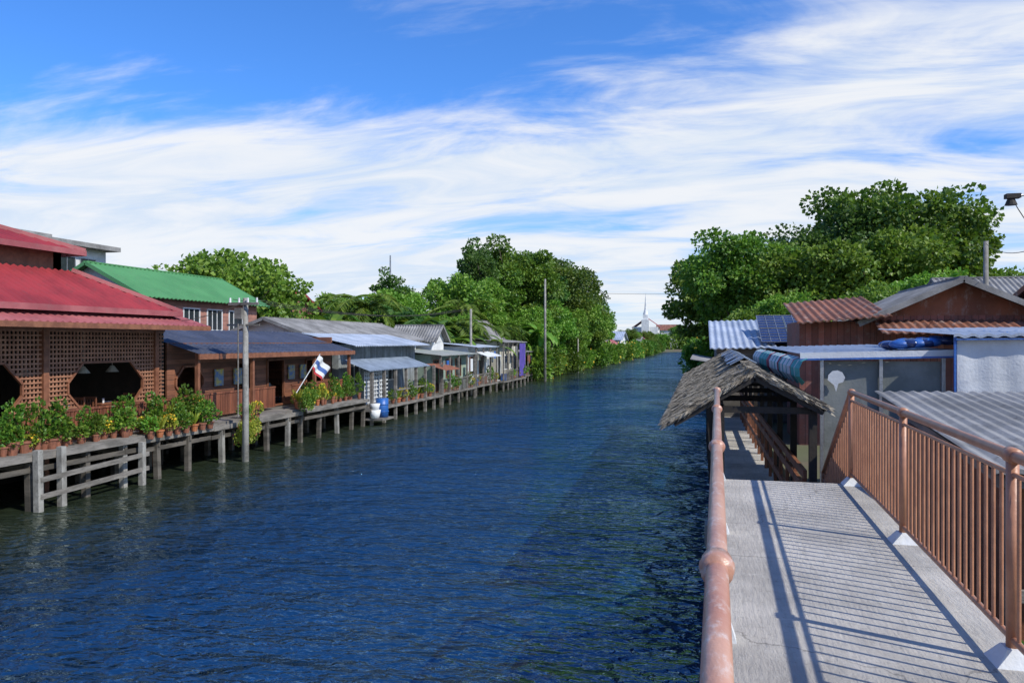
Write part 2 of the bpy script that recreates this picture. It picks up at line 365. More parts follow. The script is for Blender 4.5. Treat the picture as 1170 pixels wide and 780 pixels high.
def railing(name,X,side):
    p=empty(name); a=MB(); t=MB(); ft=MB()
    H=1.06; P=lambda y,z:(X(y),y,DZ+z)
    t.cyl(P(Y0,H-.028),P(Y1,H-.028),.028,.028,16)
    a.cyl(P(Y0,H-.12),P(Y1,H-.12),.013,.013,8)
    a.cyl(P(Y0,.12),P(Y1,.12),.017,.017,8)
    posts=[-2.6,-.4,2.05,4.4,6.85,9.45]
    for y in posts:
        a.cyl(P(y,-.02),P(y,H-.02),.03,.03,12)
        t.cyl(P(y-.045,H-.028),P(y+.045,H-.028),.040,.040,16); t.ball((X(y),y,DZ+H-.028),.045,0,16,10,.9)
        x=X(y)+(.035 if side<0 else 0); w=.065 if side<0 else .10
        ft.add([(x-w,y-w,DZ),(x+w,y-w,DZ),(x+w,y+w,DZ),(x-w,y+w,DZ),(x-.04,y-.05,DZ+.08),(x+.04,y-.05,DZ+.08),(x+.04,y+.05,DZ+.08),(x-.04,y+.05,DZ+.08)],
               [(4,5,6,7),(0,1,5,4),(1,2,6,5),(2,3,7,6),(3,0,4,7)])
    y=Y0+.06
    while y<Y1-.04:
        if min(abs(y-q) for q in posts)>.05: a.cyl(P(y,.12),P(y,H-.12),.0105,.0105,6,0,False)
        y+=.125
    S=lambda k,z:(X(Y1),Y1+k,DZ+z-k*.61)
    L=2.0
    t.cyl(S(0,H-.028),S(L,H-.028),.026,.026,12); a.cyl(S(0,.12),S(L,.12),.016,.016,8); a.cyl(S(0,H-.12),S(L,H-.12),.013,.013,8)
    a.cyl(S(L,-.1),S(L,H-.02),.03,.03,10)
    k=.1
    while k<L-.03: a.cyl(S(k,.12),S(k,H-.12),.0105,.0105,6,0,False); k+=.125
    t.build('handrail',handm if side<0 else railm,p,True); a.build('posts_and_balusters',railm,p,True); ft.build('concrete_feet',white,p)
railing('metal_railing',XL,-1); railing('metal_railing',XR,1)
# ------------------------------------------------------------------ thatched covered walkway
tw=empty('thatched_walkway')
def thatch(mb,eA,eB,rA,rB,rows=12,per=14):
    eA,eB,rA,rB=map(lambda q:np.array(q,float),(eA,eB,rA,rB))
    L=np.linalg.norm(eB-eA)
    nrm=np.cross(eB-eA,rA-eA); nrm/=np.linalg.norm(nrm)
    if nrm[2]<0:nrm=-nrm
    mb.slab([tuple(x-nrm*.05) for x in (eA,eB,rB,rA)],.05,0)
    n=int(L*per)
    for r in range(rows+1):
        f=r/rows
        u=rng.uniform(0,1,n*2); p=(eA*(1-f)+rA*f)[None]*(1-u)[:,None]+(eB*(1-f)+rB*f)[None]*u[:,None]
        dn=(eA-rA); dn=dn/np.linalg.norm(dn)
        Ls=rng.uniform(.14,.24,len(p))
        t=dn[None]+rng.normal(size=p.shape)*.05+nrm*rng.uniform(.02,.12,len(p))[:,None]
        c=p+nrm*rng.uniform(.0,.02,len(p))[:,None]-dn*.10
        addleaves(mb,c,t,Ls,0,.11,.01)
mb=MB()
RY0,RY1=11.3,25
thatch(mb,(-.46,RY0,2.85),(-.40,RY1,3.0),(.73,RY0,3.58),(.85,RY1,3.72),15,40)
thatch(mb,(1.66,RY0,3.10),(1.8,RY1,3.15),(.73,RY0,3.58),(.85,RY1,3.72),11,40)
for (a,b2) in (((-.46,RY0,2.85),(.73,RY0,3.58)),((1.66,RY0,3.10),(.73,RY0,3.58))):
    a=np.array(a);b2=np.array(b2);u=rng.uniform(0,1,260)[:,None]
    c=a*(1-u)+b2*u+rng.normal(size=(260,3))*np.array([0,.02,.015])
    t=(a-b2)/np.linalg.norm(a-b2)+np.array([0,-.2,-.2])+rng.normal(size=(260,3))*.15
    addleaves(mb,c,t,rng.uniform(.08,.16,260),0,.12,.01)
mb.build('thatch_roof',thatchm,tw)
mb=MB()
for a,b2 in (((-.36,2.84),(.73,3.50)),((1.62,3.04),(.73,3.50))):
    for y in np.arange(RY0+.03,RY1,1.9): mb.beam((a[0],y,a[1]),(b2[0],y,b2[1]),.06,.08)
for x in(.28,1.5):
    for y in np.arange(RY0+.15,34,2.3):
        mb.box(x-.05,x+.05,y-.05,y+.05,-.9 if x<1 else .8,3.12)
    mb.beam((x,RY0+.1,3.1),(x,34,3.1),.07,.1)
for y in np.arange(RY0+.15,34,2.3): mb.beam((.28,y,3.05),(1.5,y,3.05),.06,.09)
mb.beam((.73,RY0+.05,3.47),(.85,RY1,3.62),.07,.09)
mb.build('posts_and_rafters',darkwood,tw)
mb=MB()
for z in(1.55,1.95,2.15): mb.beam((1.42,RY0+.3,z),(1.42,30,z),.05,.12)
for y in np.arange(RY0+.4,30,1.1): mb.beam((1.42,y,1.2),(1.42,y,2.1),.06)
mb.build('side_bench_rail',woodplain,tw)
mb=MB(); nn=40
for i in range(nn):
    y=RY0+3.2+i*.2; z0=3.68+.14*(y-RY0)/14; xr=.73+.12*(y-RY0)/14; sg=lambda q:.015*math.sin(q*1.7)
    for s_,wd,dr in ((-1,.24+.05*math.sin(i*.7),.13),(1,.22,.10)):
        mb.add([(xr,y,z0),(xr,y+.2,z0),(xr+s_*wd,y+.2,z0-dr+sg(i+1)),(xr+s_*wd,y,z0-dr+sg(i))],[(0,1,2,3)])
mb.build('ridge_tarp',M('faded_blue_tarp',(.12,.2,.32),(.26,.28,.29),scale=3),tw,True)
mb=MB(); mb.corr((1.9,25.2,3.1),(1.9,34,3.1),(-2.2,0,.35),pitch=.2,mi=0); mb.build('rear_sheet_roof',greyroof,tw)
# ------------------------------------------------------------------ right bank buildings
def gable(name,x0,x1,y0,y1,zb,zw,zr,axis,wallm,roofm,ov=.4,pitch=.2,wins=None,par=None,gm=None):
    e=par or empty(name); w=MB(); r=MB()
    w.box(x0,x1,y0,y1,zb,zw)
    g=MB()
    if axis=='y':
        xm=(x0+x1)/2
        for y in(y0+.01,y1-.01): g.poly([(x0,y,zw),(x1,y,zw),(xm,y,zr)])
        sl=(zr-zw)/(xm-x0)
        r.corr((x1+ov,y0-ov,zw-sl*ov+.06),(x1+ov,y1+ov,zw-sl*ov+.06),(xm-x1-ov,0,zr-zw+sl*ov),pitch=pitch)
        r.corr((x0-ov,y0-ov,zw-sl*ov+.06),(x0-ov,y1+ov,zw-sl*ov+.06),(xm-x0+ov,0,zr-zw+sl*ov),pitch=pitch)
        r.beam((xm,y0-ov,zr+.06),(xm,y1+ov,zr+.06),.22,.06)
        for y in(y0-ov,y1+ov):
            for xx in(x0-ov,x1+ov): r.beam((xx,y,zw-sl*ov),(xm,y,zr+.0),.04,.16)
    else:
        ym=(y0+y1)/2
        for x in(x0+.01,x1-.01): g.poly([(x,y0,zw),(x,y1,zw),(x,ym,zr)])
        sl=(zr-zw)/(ym-y0)
        r.corr((x0-ov,y0-ov,zw-sl*ov+.06),(x1+ov,y0-ov,zw-sl*ov+.06),(0,ym-y0+ov,zr-zw+sl*ov),pitch=pitch)
        r.corr((x0-ov,y1+ov,zw-sl*ov+.06),(x1+ov,y1+ov,zw-sl*ov+.06),(0,ym-y1-ov,zr-zw+sl*ov),pitch=pitch)
        r.beam((x0-ov,ym,zr+.06),(x1+ov,ym,zr+.06),.22,.06)
        for x in(x0-ov,x1+ov):
            for yy in(y0-ov,y1+ov): r.beam((x,yy,zw-sl*ov),(x,ym,zr),.04,.16)
    w.build('walls',wallm,e); g.build('gables',gm or wallm,e); r.build('roof',roofm,e)
    if wins:
        f=MB();gl=MB()
        for (a,b_,c,d) in wins: windowX(f,gl,x1,a,b_,c,d,3)
        f.build('window_frames',white,e); gl.build('windows',glass,e)
    return e
redwall=M('faded_red_plank_wall',(.30,.10,.07),(.2,.08,.06),rough=.8,boards=(0,.18),scale=1.5,dirt=.5,dirtc=(.25,.22,.2))
e=gable('rusty_roof_house',5.0,9.4,25,31,.9,4.75,5.75,'y',redwall,greyroof,.55,gm=rust)
mb=MB(); mb.corr((2.75,24.2,4.55),(5.3,24.2,4.75),(0,4.2,.75),pitch=.22); mb.build('rusty_lean_to_roof',rust,e)
mb=MB(); mb.box(2.9,4.99,25,28.5,.9,4.6); mb.build('lean_to_walls',redwall,e)
mb=MB(); mb.corr((4.9,23.6,4.25),(9.6,23.6,4.25),(0,1.5,.4),pitch=.22); mb.build('rusty_awning',rust,e)
gable('tin_roof_house',9.9,14,22,30,.9,4.6,5.7,'x',cream,rust,.5)
gable('tin_roof_house',10,17,33,40,.9,5.0,6.6,'x',cream,greyroof,.5)
e=empty('pale_roof_house')
mb=MB(); mb.corr((.35,30,3.75),(2.7,30,3.8),(0,6,1.15),pitch=.25); mb.build('sheet_roof',bluegrey,e)
mb=MB(); mb.box(.6,2.6,30.4,35.5,.9,3.8); mb.box(2.6,4.4,31.6,35.5,.9,4.05); mb.build('walls',greywood,e)
sp=MB();fr=MB()
for i in range(2):
    for j in range(2):
        x=2.2+i*1.02; y=30.2+j*1.6; 
        z=lambda yy:3.98+(yy-30.2)*.34
        sp.slab([(x,y,z(y)),(x+.98,y,z(y)),(x+.98,y+1.5,z(y+1.5)),(x,y+1.5,z(y+1.5))],.04)
        for k in range(4): fr.beam((x+.98*k/3,y,z(y)+.012),(x+.98*k/3,y+1.5,z(y+1.5)+.012),.02,.02)
        for k in range(6): fr.beam((x,y+.3*k,z(y+.3*k)+.014),(x+.98,y+.3*k,z(y+.3*k)+.014),.018,.02)
s0=empty('solar_panel'); sp.build('cells',solarm,s0); fr.build('frame',metal,s0)
e=empty('market_stall')
mb=MB(); mb.corr((1.55,12.9,3.80),(3.95,12.9,3.86),(0,7.2,.06),pitch=.16,amp=.02); mb.build('awning_roof',bluegrey,e)
mb=MB(); mb.beam((1.5,12.86,3.78),(4.0,12.86,3.84),.03,.09); mb.build('awning_fascia',whitecanvas,e)
mb=MB(); mb.beam((1.5,12.84,3.72),(4.0,12.84,3.78),.03,.025); mb.build('blue_trim',bluetarp,e)
mb=MB()
nx=48
for i in range(nx):
    x=1.86+(3.5-1.86)*i/nx; x2=1.86+(3.5-1.86)*(i+1)/nx
    yy=lambda q:12.95+.012*math.sin(q*4.1)+.006*math.sin(q*11)
    mb.add([(x,yy(x),1.2),(x2,yy(x2),1.2),(x2,yy(x2+.2),2.5),(x,yy(x+.2),2.5),(x2,yy(x2-.3),3.7),(x,yy(x-.3),3.7)],[(0,1,2,3),(3,2,4,5)])
mb.build('grey_canvas_screen',canvas,e,True)
mb=MB()
for x in(1.82,2.66,3.52): mb.beam((x,12.9,.9),(x,12.9,3.75),.05)
mb.build('frame_posts',metal,e)
mb=MB()
pts=[(0,-.20),(.035,-.07),(.10,-.05),(.13,.02),(.09,.10),(.02,.13),(-.05,.12),(-.11,.06),(-.12,-.02),(-.06,-.07),(-.03,-.10)]
mb.poly([(2.02+a,12.86,3.43+c_) for a,c_ in pts]); mb.build('logo_patch',whitecanvas,e)
mb=MB(); ny=90
for i in range(ny):
    def Q(i,k):
        y=12.7+i*.066; fr_=abs(math.sin(i*.5))
        return (1.60-.003*i+[0,-.10,-.16,-.15,-.06][k]*(.8+.3*fr_), y, 3.74+.001*i-[0,.04,.15,.28,.36+.06*fr_][k])
    for k in range(4):
        mb.add([Q(i,k),Q(i+1,k),Q(i+1,k+1),Q(i,k+1)],[(0,1,2,3)],[0,1,0,2,1,0,1][(i//3)%7])
mb.build('striped_fabric_valance',[turq,whitecanvas,maroon],e,True)
mb=MB()
for i in range(13):
    for j in range(3):
        x=3.05+.13*i; y=13.5+.35*j
        mb.ball((x+rng.normal()*.03,y,3.93+.012*i+.03*rng.random()),.17,(i+j)%2,9,6,.42)
mb.build('folded_tarpaulins',[bluetarp,solarm],e,True)
e=empty('canvas_tent')
mb=MB(); nx=60; X0,X1=3.62,6.4; nz=10
def wy(q,z): return 12.6+.018*math.sin(q*3.1+z*2)+.010*math.sin(q*7-z*3.3)+.006*math.sin(q*17+z*1.3)
for i in range(nx):
    x=X0+(X1-X0)*i/nx; x2=X0+(X1-X0)*(i+1)/nx
    for k in range(nz):
        z0=1+3.05*k/nz; z1=1+3.05*(k+1)/nz
        mb.add([(x,wy(x,z0),z0),(x2,wy(x2,z0),z0),(x2,wy(x2,z1),z1),(x,wy(x,z1),z1)],[(0,1,2,3)])
mb.build('canvas_wall',whitecanvas,e,True)
mb=MB(); mb.corr((3.55,12.5,4.1),(6.6,12.5,4.13),(0,5,.15),pitch=.2,amp=.015); mb.build('tent_roof',bluegrey,e)
mb=MB(); mb.beam((3.58,12.55,.9),(3.58,12.55,4.1),.03); mb.beam((3.58,12.52,4.03),(6.5,12.52,4.05),.02,.02); mb.build('blue_frame',bluetarp,e)
e=empty('low_roof_shack')
mb=MB(); mb.corr((2.35,7.2,2.95),(7.5,7.2,3.0),(0,4.6,.36),pitch=.15,amp=.012); mb.build('roof',greyroof,e)
mb=MB(); mb.box(2.7,7,7.8,11.6,.9,2.9); mb.build('walls',woodplain,e)
mb=MB(); 
for x in np.arange(2.45,7,.9): mb.beam((x,7.25,2.84),(x,11.7,3.2),.05,.08)
mb.beam((2.4,7.3,2.84),(7.4,7.3,2.9),.06,.1); mb.build('rafters',greywood,e)
mb=MB()
for x in(2.5,4.2,6): mb.beam((x,7.3,.8),(x,7.3,2.8),.09)
for z in(1.4,1.9): mb.beam((2.5,7.3,z),(6,7.3,z),.05,.1)
mb.build('posts',greywood,e)
mb=MB(); mb.slab([(1.9,4.5,1.25),(2.6,4.5,1.25),(2.6,12.5,1.25),(1.9,12.5,1.25)],.1); mb.build('side_path',conc)
for i in range(34):
    x=rng.uniform(2.2,5.5); y=rng.uniform(1.5,6.8)
    inst('garden_shrub',BU[i%3],(x,y,.85),rng.uniform(0,6),rng.uniform(.4,.85))
# ------------------------------------------------------------------ right bank trees & pole
RT=[(3.7,66,0,.90),(7.8,74,1,.86),(12,70,3,.92),(16.4,73,0,1.27),(19,72,1,1.0),(15,66,2,1.15),(25.5,75,2,.92),(8,64,2,1.05),(1.9,78,2,1.1),(31,68,3,.66),(29,60,2,.8),(36,68,3,.7),(12.5,64,2,1.0)]
for i,(x,y,k,s) in enumerate(RT): inst('rain_tree',T[k],(x,y,.9),i*1.7,s)
for i,(x,y,s) in enumerate([(9.5,44,.60),(12,45,.66),(14.5,43,.6),(17,46,.6),(5.5,52,.6),(3.2,50,.5)]): inst('leafy_tree',T[2],(x,y,.9),i*2.1,s)
def pole(name,x,y,zb,zt,r=.11,arms=(),m=postc):
    e=empty(name); mb=MB(); mb.cyl((x,y,zb),(x,y,zt),r,r*.7,10); mb.build('shaft',m,e,True)
    a=MB();ins=MB()
    for z,L in arms:
        a.beam((x-L*.5,y-.12,z),(x+L*.5,y-.12,z),.07,.09)
        for k in(-.45,-.15,.15,.45): ins.cyl((x+L*k,y-.12,z+.045),(x+L*k,y-.12,z+.2),.035,.03,8)
    if arms: a.build('crossarm',greywood,e); ins.build('insulators',white,e)
    return e
pole('utility_pole',11.1,35,.9,8.0,.13)
e=pole('street_lamp',5.75,14,.9,5.9,.07,m=metal); mb=MB(); mb.cyl((5.75,14,5.85),(4.95,13.7,6.28),.03,.022,8); mb.cyl((4.95,13.7,6.28),(4.66,13.6,6.22),.022,.018,8); mb.build('arm',metal,e,True)
mb=MB(); mb.box(4.58,4.78,13.53,13.66,6.20,6.27); mb.cyl((4.66,13.6,6.10),(4.66,13.6,6.2),.09,.05,12); mb.build('lamp_head',darkwood,e)
mb=MB()
def wire(mb,p,q,sag=.3,r=.012,n=14):
    p=Vector(p);q=Vector(q);pr=p
    for i in range(1,n+1):
        t=i/n; c=p.lerp(q,t)-Vector((0,0,4*sag*t*(1-t))); mb.cyl(pr,c,r,r,5,0,False); pr=c
wire(mb,(4.7,13.6,6.15),(5.75,14,5.4),.25,.007); wire(mb,(5.75,14,5.8),(11.1,35,7.9),.4,.01)
mb.build('power_lines',darkwood)
mb=MB(); wire(mb,(-26,150,13.5),(14,150,13.2),.5,.03); mb.build('power_lines',darkwood)
# ------------------------------------------------------------------ LEFT BANK
DK=1.35
e=empty('riverside_restaurant')
r=MB()
ex,ey=-16.3,22.3
r.corr((ex,5,4.92),(ex,ey,4.92),(-2.2,0,1.2),0,2.2,pitch=.24,amp=.035)
r.corr((ex,ey,4.92),(ex-9,ey,4.92),(0,-2.2,1.2),2.2,0,pitch=.24,amp=.035)
r.corr((-18.1,5,6.70),(-18.1,20.2,6.70),(-2.6,0,.95),0,2.6,pitch=.24,amp=.035)
r.corr((-18.1,20.2,6.70),(-23.3,20.2,6.70),(0,-2.6,.95),2.6,2.6,pitch=.24,amp=.035)
r.build('red_tile_roofs',red,e)
r=MB(); r.beam((ex,ey,4.96),(ex-2.2,ey-2.2,6.16),.2,.12); r.beam((-18.1,20.2,6.74),(-20.7,17.6,7.7),.2,.12)
r.beam((ex+.02,5,4.88),(ex+.02,ey,4.88),.05,.16); r.beam((ex,ey+.02,4.88),(ex-9,ey+.02,4.88),.05,.16)
r.beam((-18.08,5,6.66),(-18.08,20.2,6.66),.05,.16); r.beam((-18.1,20.22,6.66),(-23,20.22,6.66),.05,.16)
r.build('ridge_caps_and_fascia',redlight,e)
r=MB(); r.corr((-15.75,5,4.5),(-15.75,23.0,4.5),(-1.1,0,.34),pitch=.24,amp=.03); r.build('skirt_roof',redlight,e)
r=MB(); r.beam((-15.74,5,4.42),(-15.74,23.0,4.42),.05,.14); r.box(-18.9,-18.6,5,19.8,6.0,6.64); r.box(-23,-18.6,19.5,19.8,6.0,6.64)
r.box(-25,-16.6,5,22.2,4.62,4.66)
r.build('clerestory_and_eave_boards',woodplain,e)
lat=MB(); frm=MB()
ops=[(13.6,16.8,2.05,3.45,.55),(18.3,21.3,2.0,3.4,.55)]
def lattice(X,y0,y1,z0,z1,ops,s=.15,w=.045):
    y=y0+s/2
    while y<y1:
        segs=[(z0,z1)]
        for a,b_,c,d,ch in ops:
            if a<y<b_:
                k=max(0,ch-min(y-a,b_-y)); segs=[(z0,c+k),(d-k,z1)]
        for p,q in segs: lat.box(X-.012,X+.012,y-w/2,y+w/2,p,q)
        y+=s
    z=z0+s/2
    while z<z1:
        segs=[(y0,y1)]
        for a,b_,c,d,ch in ops:
            if c<z<d:
                k=max(0,ch-min(z-c,d-z)); ns=[]
                for p,q in segs:
                    if p<a<q: ns+=[(p,a+k),(b_-k,q)]
                    else: ns.append((p,q))
                segs=ns
        for p,q in segs: lat.box(X+.014,X+.036,p,q,z-w/2,z+w/2)
        z+=s
    for a,b_,c,d,ch in ops:
        pts=[(a+ch,c),(b_-ch,c),(b_,c+ch),(b_,d-ch),(b_-ch,d),(a+ch,d),(a,d-ch),(a,c+ch)]
        for i in range(8):
            p=pts[i];q=pts[(i+1)%8]; frm.beam((X+.02,p[0],p[1]),(X+.02,q[0],q[1]),.07,.06)
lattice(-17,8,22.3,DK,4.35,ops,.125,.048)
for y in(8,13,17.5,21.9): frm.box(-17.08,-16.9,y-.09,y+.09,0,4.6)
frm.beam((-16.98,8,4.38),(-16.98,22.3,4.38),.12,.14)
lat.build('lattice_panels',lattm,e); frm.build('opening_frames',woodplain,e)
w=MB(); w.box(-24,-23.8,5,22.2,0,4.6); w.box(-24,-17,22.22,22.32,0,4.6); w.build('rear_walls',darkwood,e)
w=MB(); w.box(-24,-15.35,5,22.6,DK-.12,DK); w.build('floor',greywood,e)
w=MB()
def woodrail(mb,X,y0,y1,z,h,sp=.13):
    mb.beam((X,y0,z+h),(X,y1,z+h),.08,.06); mb.beam((X,y0,z+.1),(X,y1,z+.1),.05,.06)
    y=y0+.05
    while y<y1: mb.box(X-.016,X+.016,y,y+.085,z+.13,z+h-.03); y+=sp
woodrail(w,-16.3,8,22.4,DK,.82); w.build('balustrade',wood,e)
def chair(x,y,z,rz,name='wooden_chair'):
    p=empty(name,(x,y,z)); p.rotation_euler=(0,0,rz); mb=MB()
    for a in(-.2,.2):
        mb.box(a-.02,a+.02,-.2,-.16,0,.43); mb.box(a-.02,a+.02,.16,.2,0,.98)
    mb.box(-.23,.23,-.22,.22,.43,.47); mb.box(-.2,.2,.165,.195,.9,.98); mb.box(-.2,.2,.165,.195,.55,.6)
    for a in(-.1,0,.1): mb.box(a-.015,a+.015,.17,.19,.6,.9)
    mb.build('frame',woodplain,p)
def table(x,y,z):
    p=empty('wooden_table',(x,y,z)); mb=MB(); mb.box(-.4,.4,-.6,.6,.72,.76)
    for a in(-.35,.35):
        for b_ in(-.52,.52): mb.box(a-.03,a+.03,b_-.03,b_+.03,0,.72)
    mb.build('top_and_legs',woodplain,p)
    mb=MB(); mb.cyl((0,.1,.76),(0,.1,.78),.12,.14,12); mb.cyl((.2,-.3,.76),(.2,-.3,.9),.03,.035,8); mb.build('tableware',white,p)
for x,y in((-18,15),(-18,19.2),(-18.1,21),(-18.2,27),(-18,30.5)):
    table(x,y,DK); chair(x,y+.9,DK,0); chair(x,y-.9,DK,math.pi); 
chair(-16.75,15.6,DK,math.pi*.6)
for y in(15.2,17.9,20.0,21.2):
    e2=empty('hanging_lamp'); mb=MB(); mb.cyl((-18.0,y,3.05),(-18.0,y,3.25),.2,.05,12); mb.cyl((-18.0,y,3.25),(-18.0,y,4.6),.01,.01,5)
    mb.build('shade',cream,e2)
e=empty('wooden_annex')
r=MB(); r.corr((-15.9,22.6,3.6),(-15.9,34.5,3.58),(-2.9,0,.85),pitch=.3,amp=.02); r.corr((-21.7,22.6,3.6),(-21.7,34.5,3.58),(2.9,0,.85),pitch=.3,amp=.02); r.build('navy_roof',navy,e)
w=MB()
holes=[(22.9,24.4,2.1,3.15,.4),(26.5,27.6,2.15,3.2,.02),(28.6,29.9,1.4,3.25,.02),(31.8,33.4,2.15,3.2,.02)]
X=-17
ycur=22.5
for a,b_,c,d,ch in holes:
    w.box(X-.06,X,ycur,a,DK,3.95); w.box(X-.06,X,a,b_,d,3.95); w.box(X-.06,X,a,b_,DK,c); ycur=b_
w.box(X-.06,X,ycur,34.4,DK,3.95); w.box(-21.5,-17,34.3,34.4,DK,4.2); w.box(-21.5,-21.4,22.6,34.4,DK,4)
w.build('walls',woodh,e)
w=MB()
for a,b_,c,d,ch in holes:
    pts=[(a+ch,c),(b_-ch,c),(b_,c+ch),(b_,d-ch),(b_-ch,d),(a+ch,d),(a,d-ch),(a,c+ch)]
    for i in range(8):
        p=pts[i];q=pts[(i+1)%8]; 
        if (Vector((0,p[0],p[1]))-Vector((0,q[0],q[1]))).length>.05: w.beam((X+.02,p[0],p[1]),(X+.02,q[0],q[1]),.09,.07)
    if ch>.1:
        for (py,pz,sy,sz_) in((a,c,1,1),(b_,c,-1,1),(b_,d,-1,-1),(a,d,1,-1)):
            w.poly([(X+.003,py,pz),(X+.003,py+sy*ch,pz),(X+.003,py,pz+sz_*ch)])
for y in(22.75,26,30.8,34.2): w.box(-16.1,-15.98,y-.06,y+.06,DK,3.62)
w.beam((-15.88,22.6,3.5),(-15.88,34.5,3.48),.05,.18)
w.build('trim_and_posts',woodplain,e)
w=MB(); woodrail(w,-16.4,22.6,28.2,DK,.85,.105); woodrail(w,-16.4,29.5,34.4,DK,.85,.105); w.build('balustrade',wood,e)
w=MB(); w.box(-21.5,-15.5,22.62,34.5,DK-.15,DK-.03); w.build('floor',greywood,e)
w=MB()
for y in(25,26.2,30.2,31.2): w.box(-16.95,-16.9,y,y+.5,2.4,3.0)
w.build('notice_boards',M('notice_boards',(.55,.45,.1),(.1,.2,.4),scale=6),e)
e=empty('timber_pier')
d=MB();p=MB();k2=MB()
for (y0,y1,z,X) in((5,19.2,DK-.02,-15.25),(19.2,22.6,DK-.1,-15.35),(22.6,28.5,DK-.12,-15.35),(28.5,34.5,DK-.05,-15.2)):
    d.box(X-.9,X,y0,y1-.02,z-.08,z); d.box(X-.0,X+.04,y0,y1-.02,z-.14,z+.02)
    k2.beam((X-.1,y0,z-.36),(X-.1,y1-.05,z-.36),.08,.12)
for i,y in enumerate(np.arange(5.5,34.6,1.45)):
    yy=y+rng.uniform(-.3,.3); a=rng.uniform(-.06,.06)
    (p if i%3==0 else k2).beam((-15.41+a,yy+a,-1.4),(-15.41,yy,DK-.2),.15)
    k2.box(-16.9,-16.75,yy-.08,yy+.08,-1.4,DK-.2); k2.box(-18.6,-18.45,yy-.08,yy+.08,-1.4,DK-.2)
    k2.beam((-18.5,yy,DK-.33),(-15.3,yy,DK-.33),.08,.16)
for y in(15.4,16.1): p.beam((-15.1,y+.03,-1.4),(-15.12,y,DK+.1),.15)
p.box(-15.2,-15.06,18.9,19.04,-1.4,1.2)
for z in(.45,.85): d.beam((-15.05,15.4,z-.1),(-15.1,19.2,z),.05,.12)
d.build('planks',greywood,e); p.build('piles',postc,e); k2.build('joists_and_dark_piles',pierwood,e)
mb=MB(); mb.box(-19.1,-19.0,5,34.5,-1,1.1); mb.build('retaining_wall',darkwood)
def potted(kind):
    mb=MB(); mb.cyl((0,0,0),(0,0,.20),.08,.12,12,0); mb.cyl((0,0,.18),(0,0,.22),.135,.135,12,0)
    if kind==0:
        u=unit(170); addleaves(mb,np.array([0,0,.40])+u*.22*(rng.uniform(.2,1,170)**.5)[:,None],u+unit(170)*.5,.085,1)
    elif kind==1:
        n=60; az=rng.uniform(0,6.28,n); t=np.stack([np.cos(az)*.5,np.sin(az)*.5,np.ones(n)],1)
        addleaves(mb,np.tile([0,0,.2],(n,1)),t*1.,rng.uniform(.25,.5,n),1,.06,.05)
    elif kind==2:
        u=unit(150); addleaves(mb,np.array([0,0,.38])+u*.2*np.array([1,1,.9]),u+unit(150)*.5,.08,1)
        u=unit(45);u[:,2]=abs(u[:,2]); addleaves(mb,np.array([0,0,.42])+u*.22,unit(45),.06,2,.5)
    else:
        mb.cyl((0,0,.2),(.02,0,.55),.015,.012,5,1)
        for q in range(4):
            c0=np.array([rng.normal()*.09,rng.normal()*.09,.33+.14*q]); u=unit(55); addleaves(mb,c0+u*.13,u+unit(55)*.4+np.array([0,0,.3]),.09,1)
    o=mb.build('pp',{0:[terra,leafB],1:[orangep,leafY],2:[terra,leafY,yel],3:[terra,leafA,redf]}[kind])
    dd=o.data; bpy.data.objects.remove(o); return dd
PP=[potted(k) for k in(0,1,2,3,0,1,3,3,2)]
yy=list(np.arange(12.5,22.4,.2))+list(np.arange(28.4,34.3,.3))
for i,y in enumerate(yy):
    k=int(rng.integers(0,9)); inst('potted_plant',PP[k],(-15.42-rng.uniform(0,.45),y+rng.uniform(-.06,.06),DK if y<22.5 else DK-.03),rng.uniform(0,6),rng.uniform(.7,1.25),rng.uniform(.65,1.5))
for i,y in enumerate(list(np.arange(19.4,22.4,.4))+[24.6,25,25.4]):
    inst('potted_plant',PP[i%8],(-15.2-.3*(y>23),y,DK-.12),i,1.)
for y in(24.1,24.5,23.9,28.0): inst('climbing_shrub',BU[2 if y<24.2 else 1],(-15.0,y,.6+(y-24)*.2),y,.38,.6)
e=pole('utility_pole',-14.75,23.5,-1.4,5.45,.12,[(5.25,1.1)],postc)
mb=MB(); mb.box(-14.98,-14.72,23.2,23.36,4.75,5.1); mb.beam((-15.4,23.45,4.55),(-14.2,23.45,4.55),.05,.06); mb.cyl((-14.9,23.3,1.5),(-14.9,23.3,5),.025,.025,6); mb.build('meter_box_and_conduit',greywood,e)
mb=MB()
for k in(-.4,0,.4): wire(mb,(-14.75+k,23.4,5.4),(-16+k,52,6.2),.5,.012)
wire(mb,(-14.75,23.4,5.3),(-17,21.5,4.6),.2); mb.build('power_lines',darkwood)
e=empty('flag_on_pole'); mb=MB(); mb.cyl((-15.3,27.9,2.0),(-14.7,28.7,3.5),.018,.015,6); mb.build('staff',white,e)
mb=MB(); nu=14
for i in range(nu):
    for j,(a,b_,mi) in enumerate(((0,.17,0),(.17,.34,0),(.34,.62,1),(.62,.85,0),(.85,1,2))):
        def P(f,g):
            base=Vector((-14.72,28.67,3.45))-Vector((.6,.8,1.5)).normalized()*(.62*g)
            return base+Vector((.25,.45,-.55))*f*.95+Vector((.06,0,0))*math.sin(f*9+g)
        mb.add([P(i/nu,a),P((i+1)/nu,a),P((i+1)/nu,b_),P(i/nu,b_)],[(0,1,2,3)],mi)
mb.build('cloth',[white,bluec,redc],e,True)
e=empty('blue_roof_house')
r=MB(); r.corr((-16.0,34.8,3.8),(-16.0,45.5,3.8),(-2.8,0,.6),pitch=.22); r.build('sheet_roof',bluegrey,e)
r=MB(); r.corr((-15.1,34.4,2.62),(-15.1,43,2.62),(-1.4,0,.5),pitch=.2); r.build('front_awning',M('slate_blue_sheet',(.22,.27,.34),(.15,.19,.24),rough=.6),e)
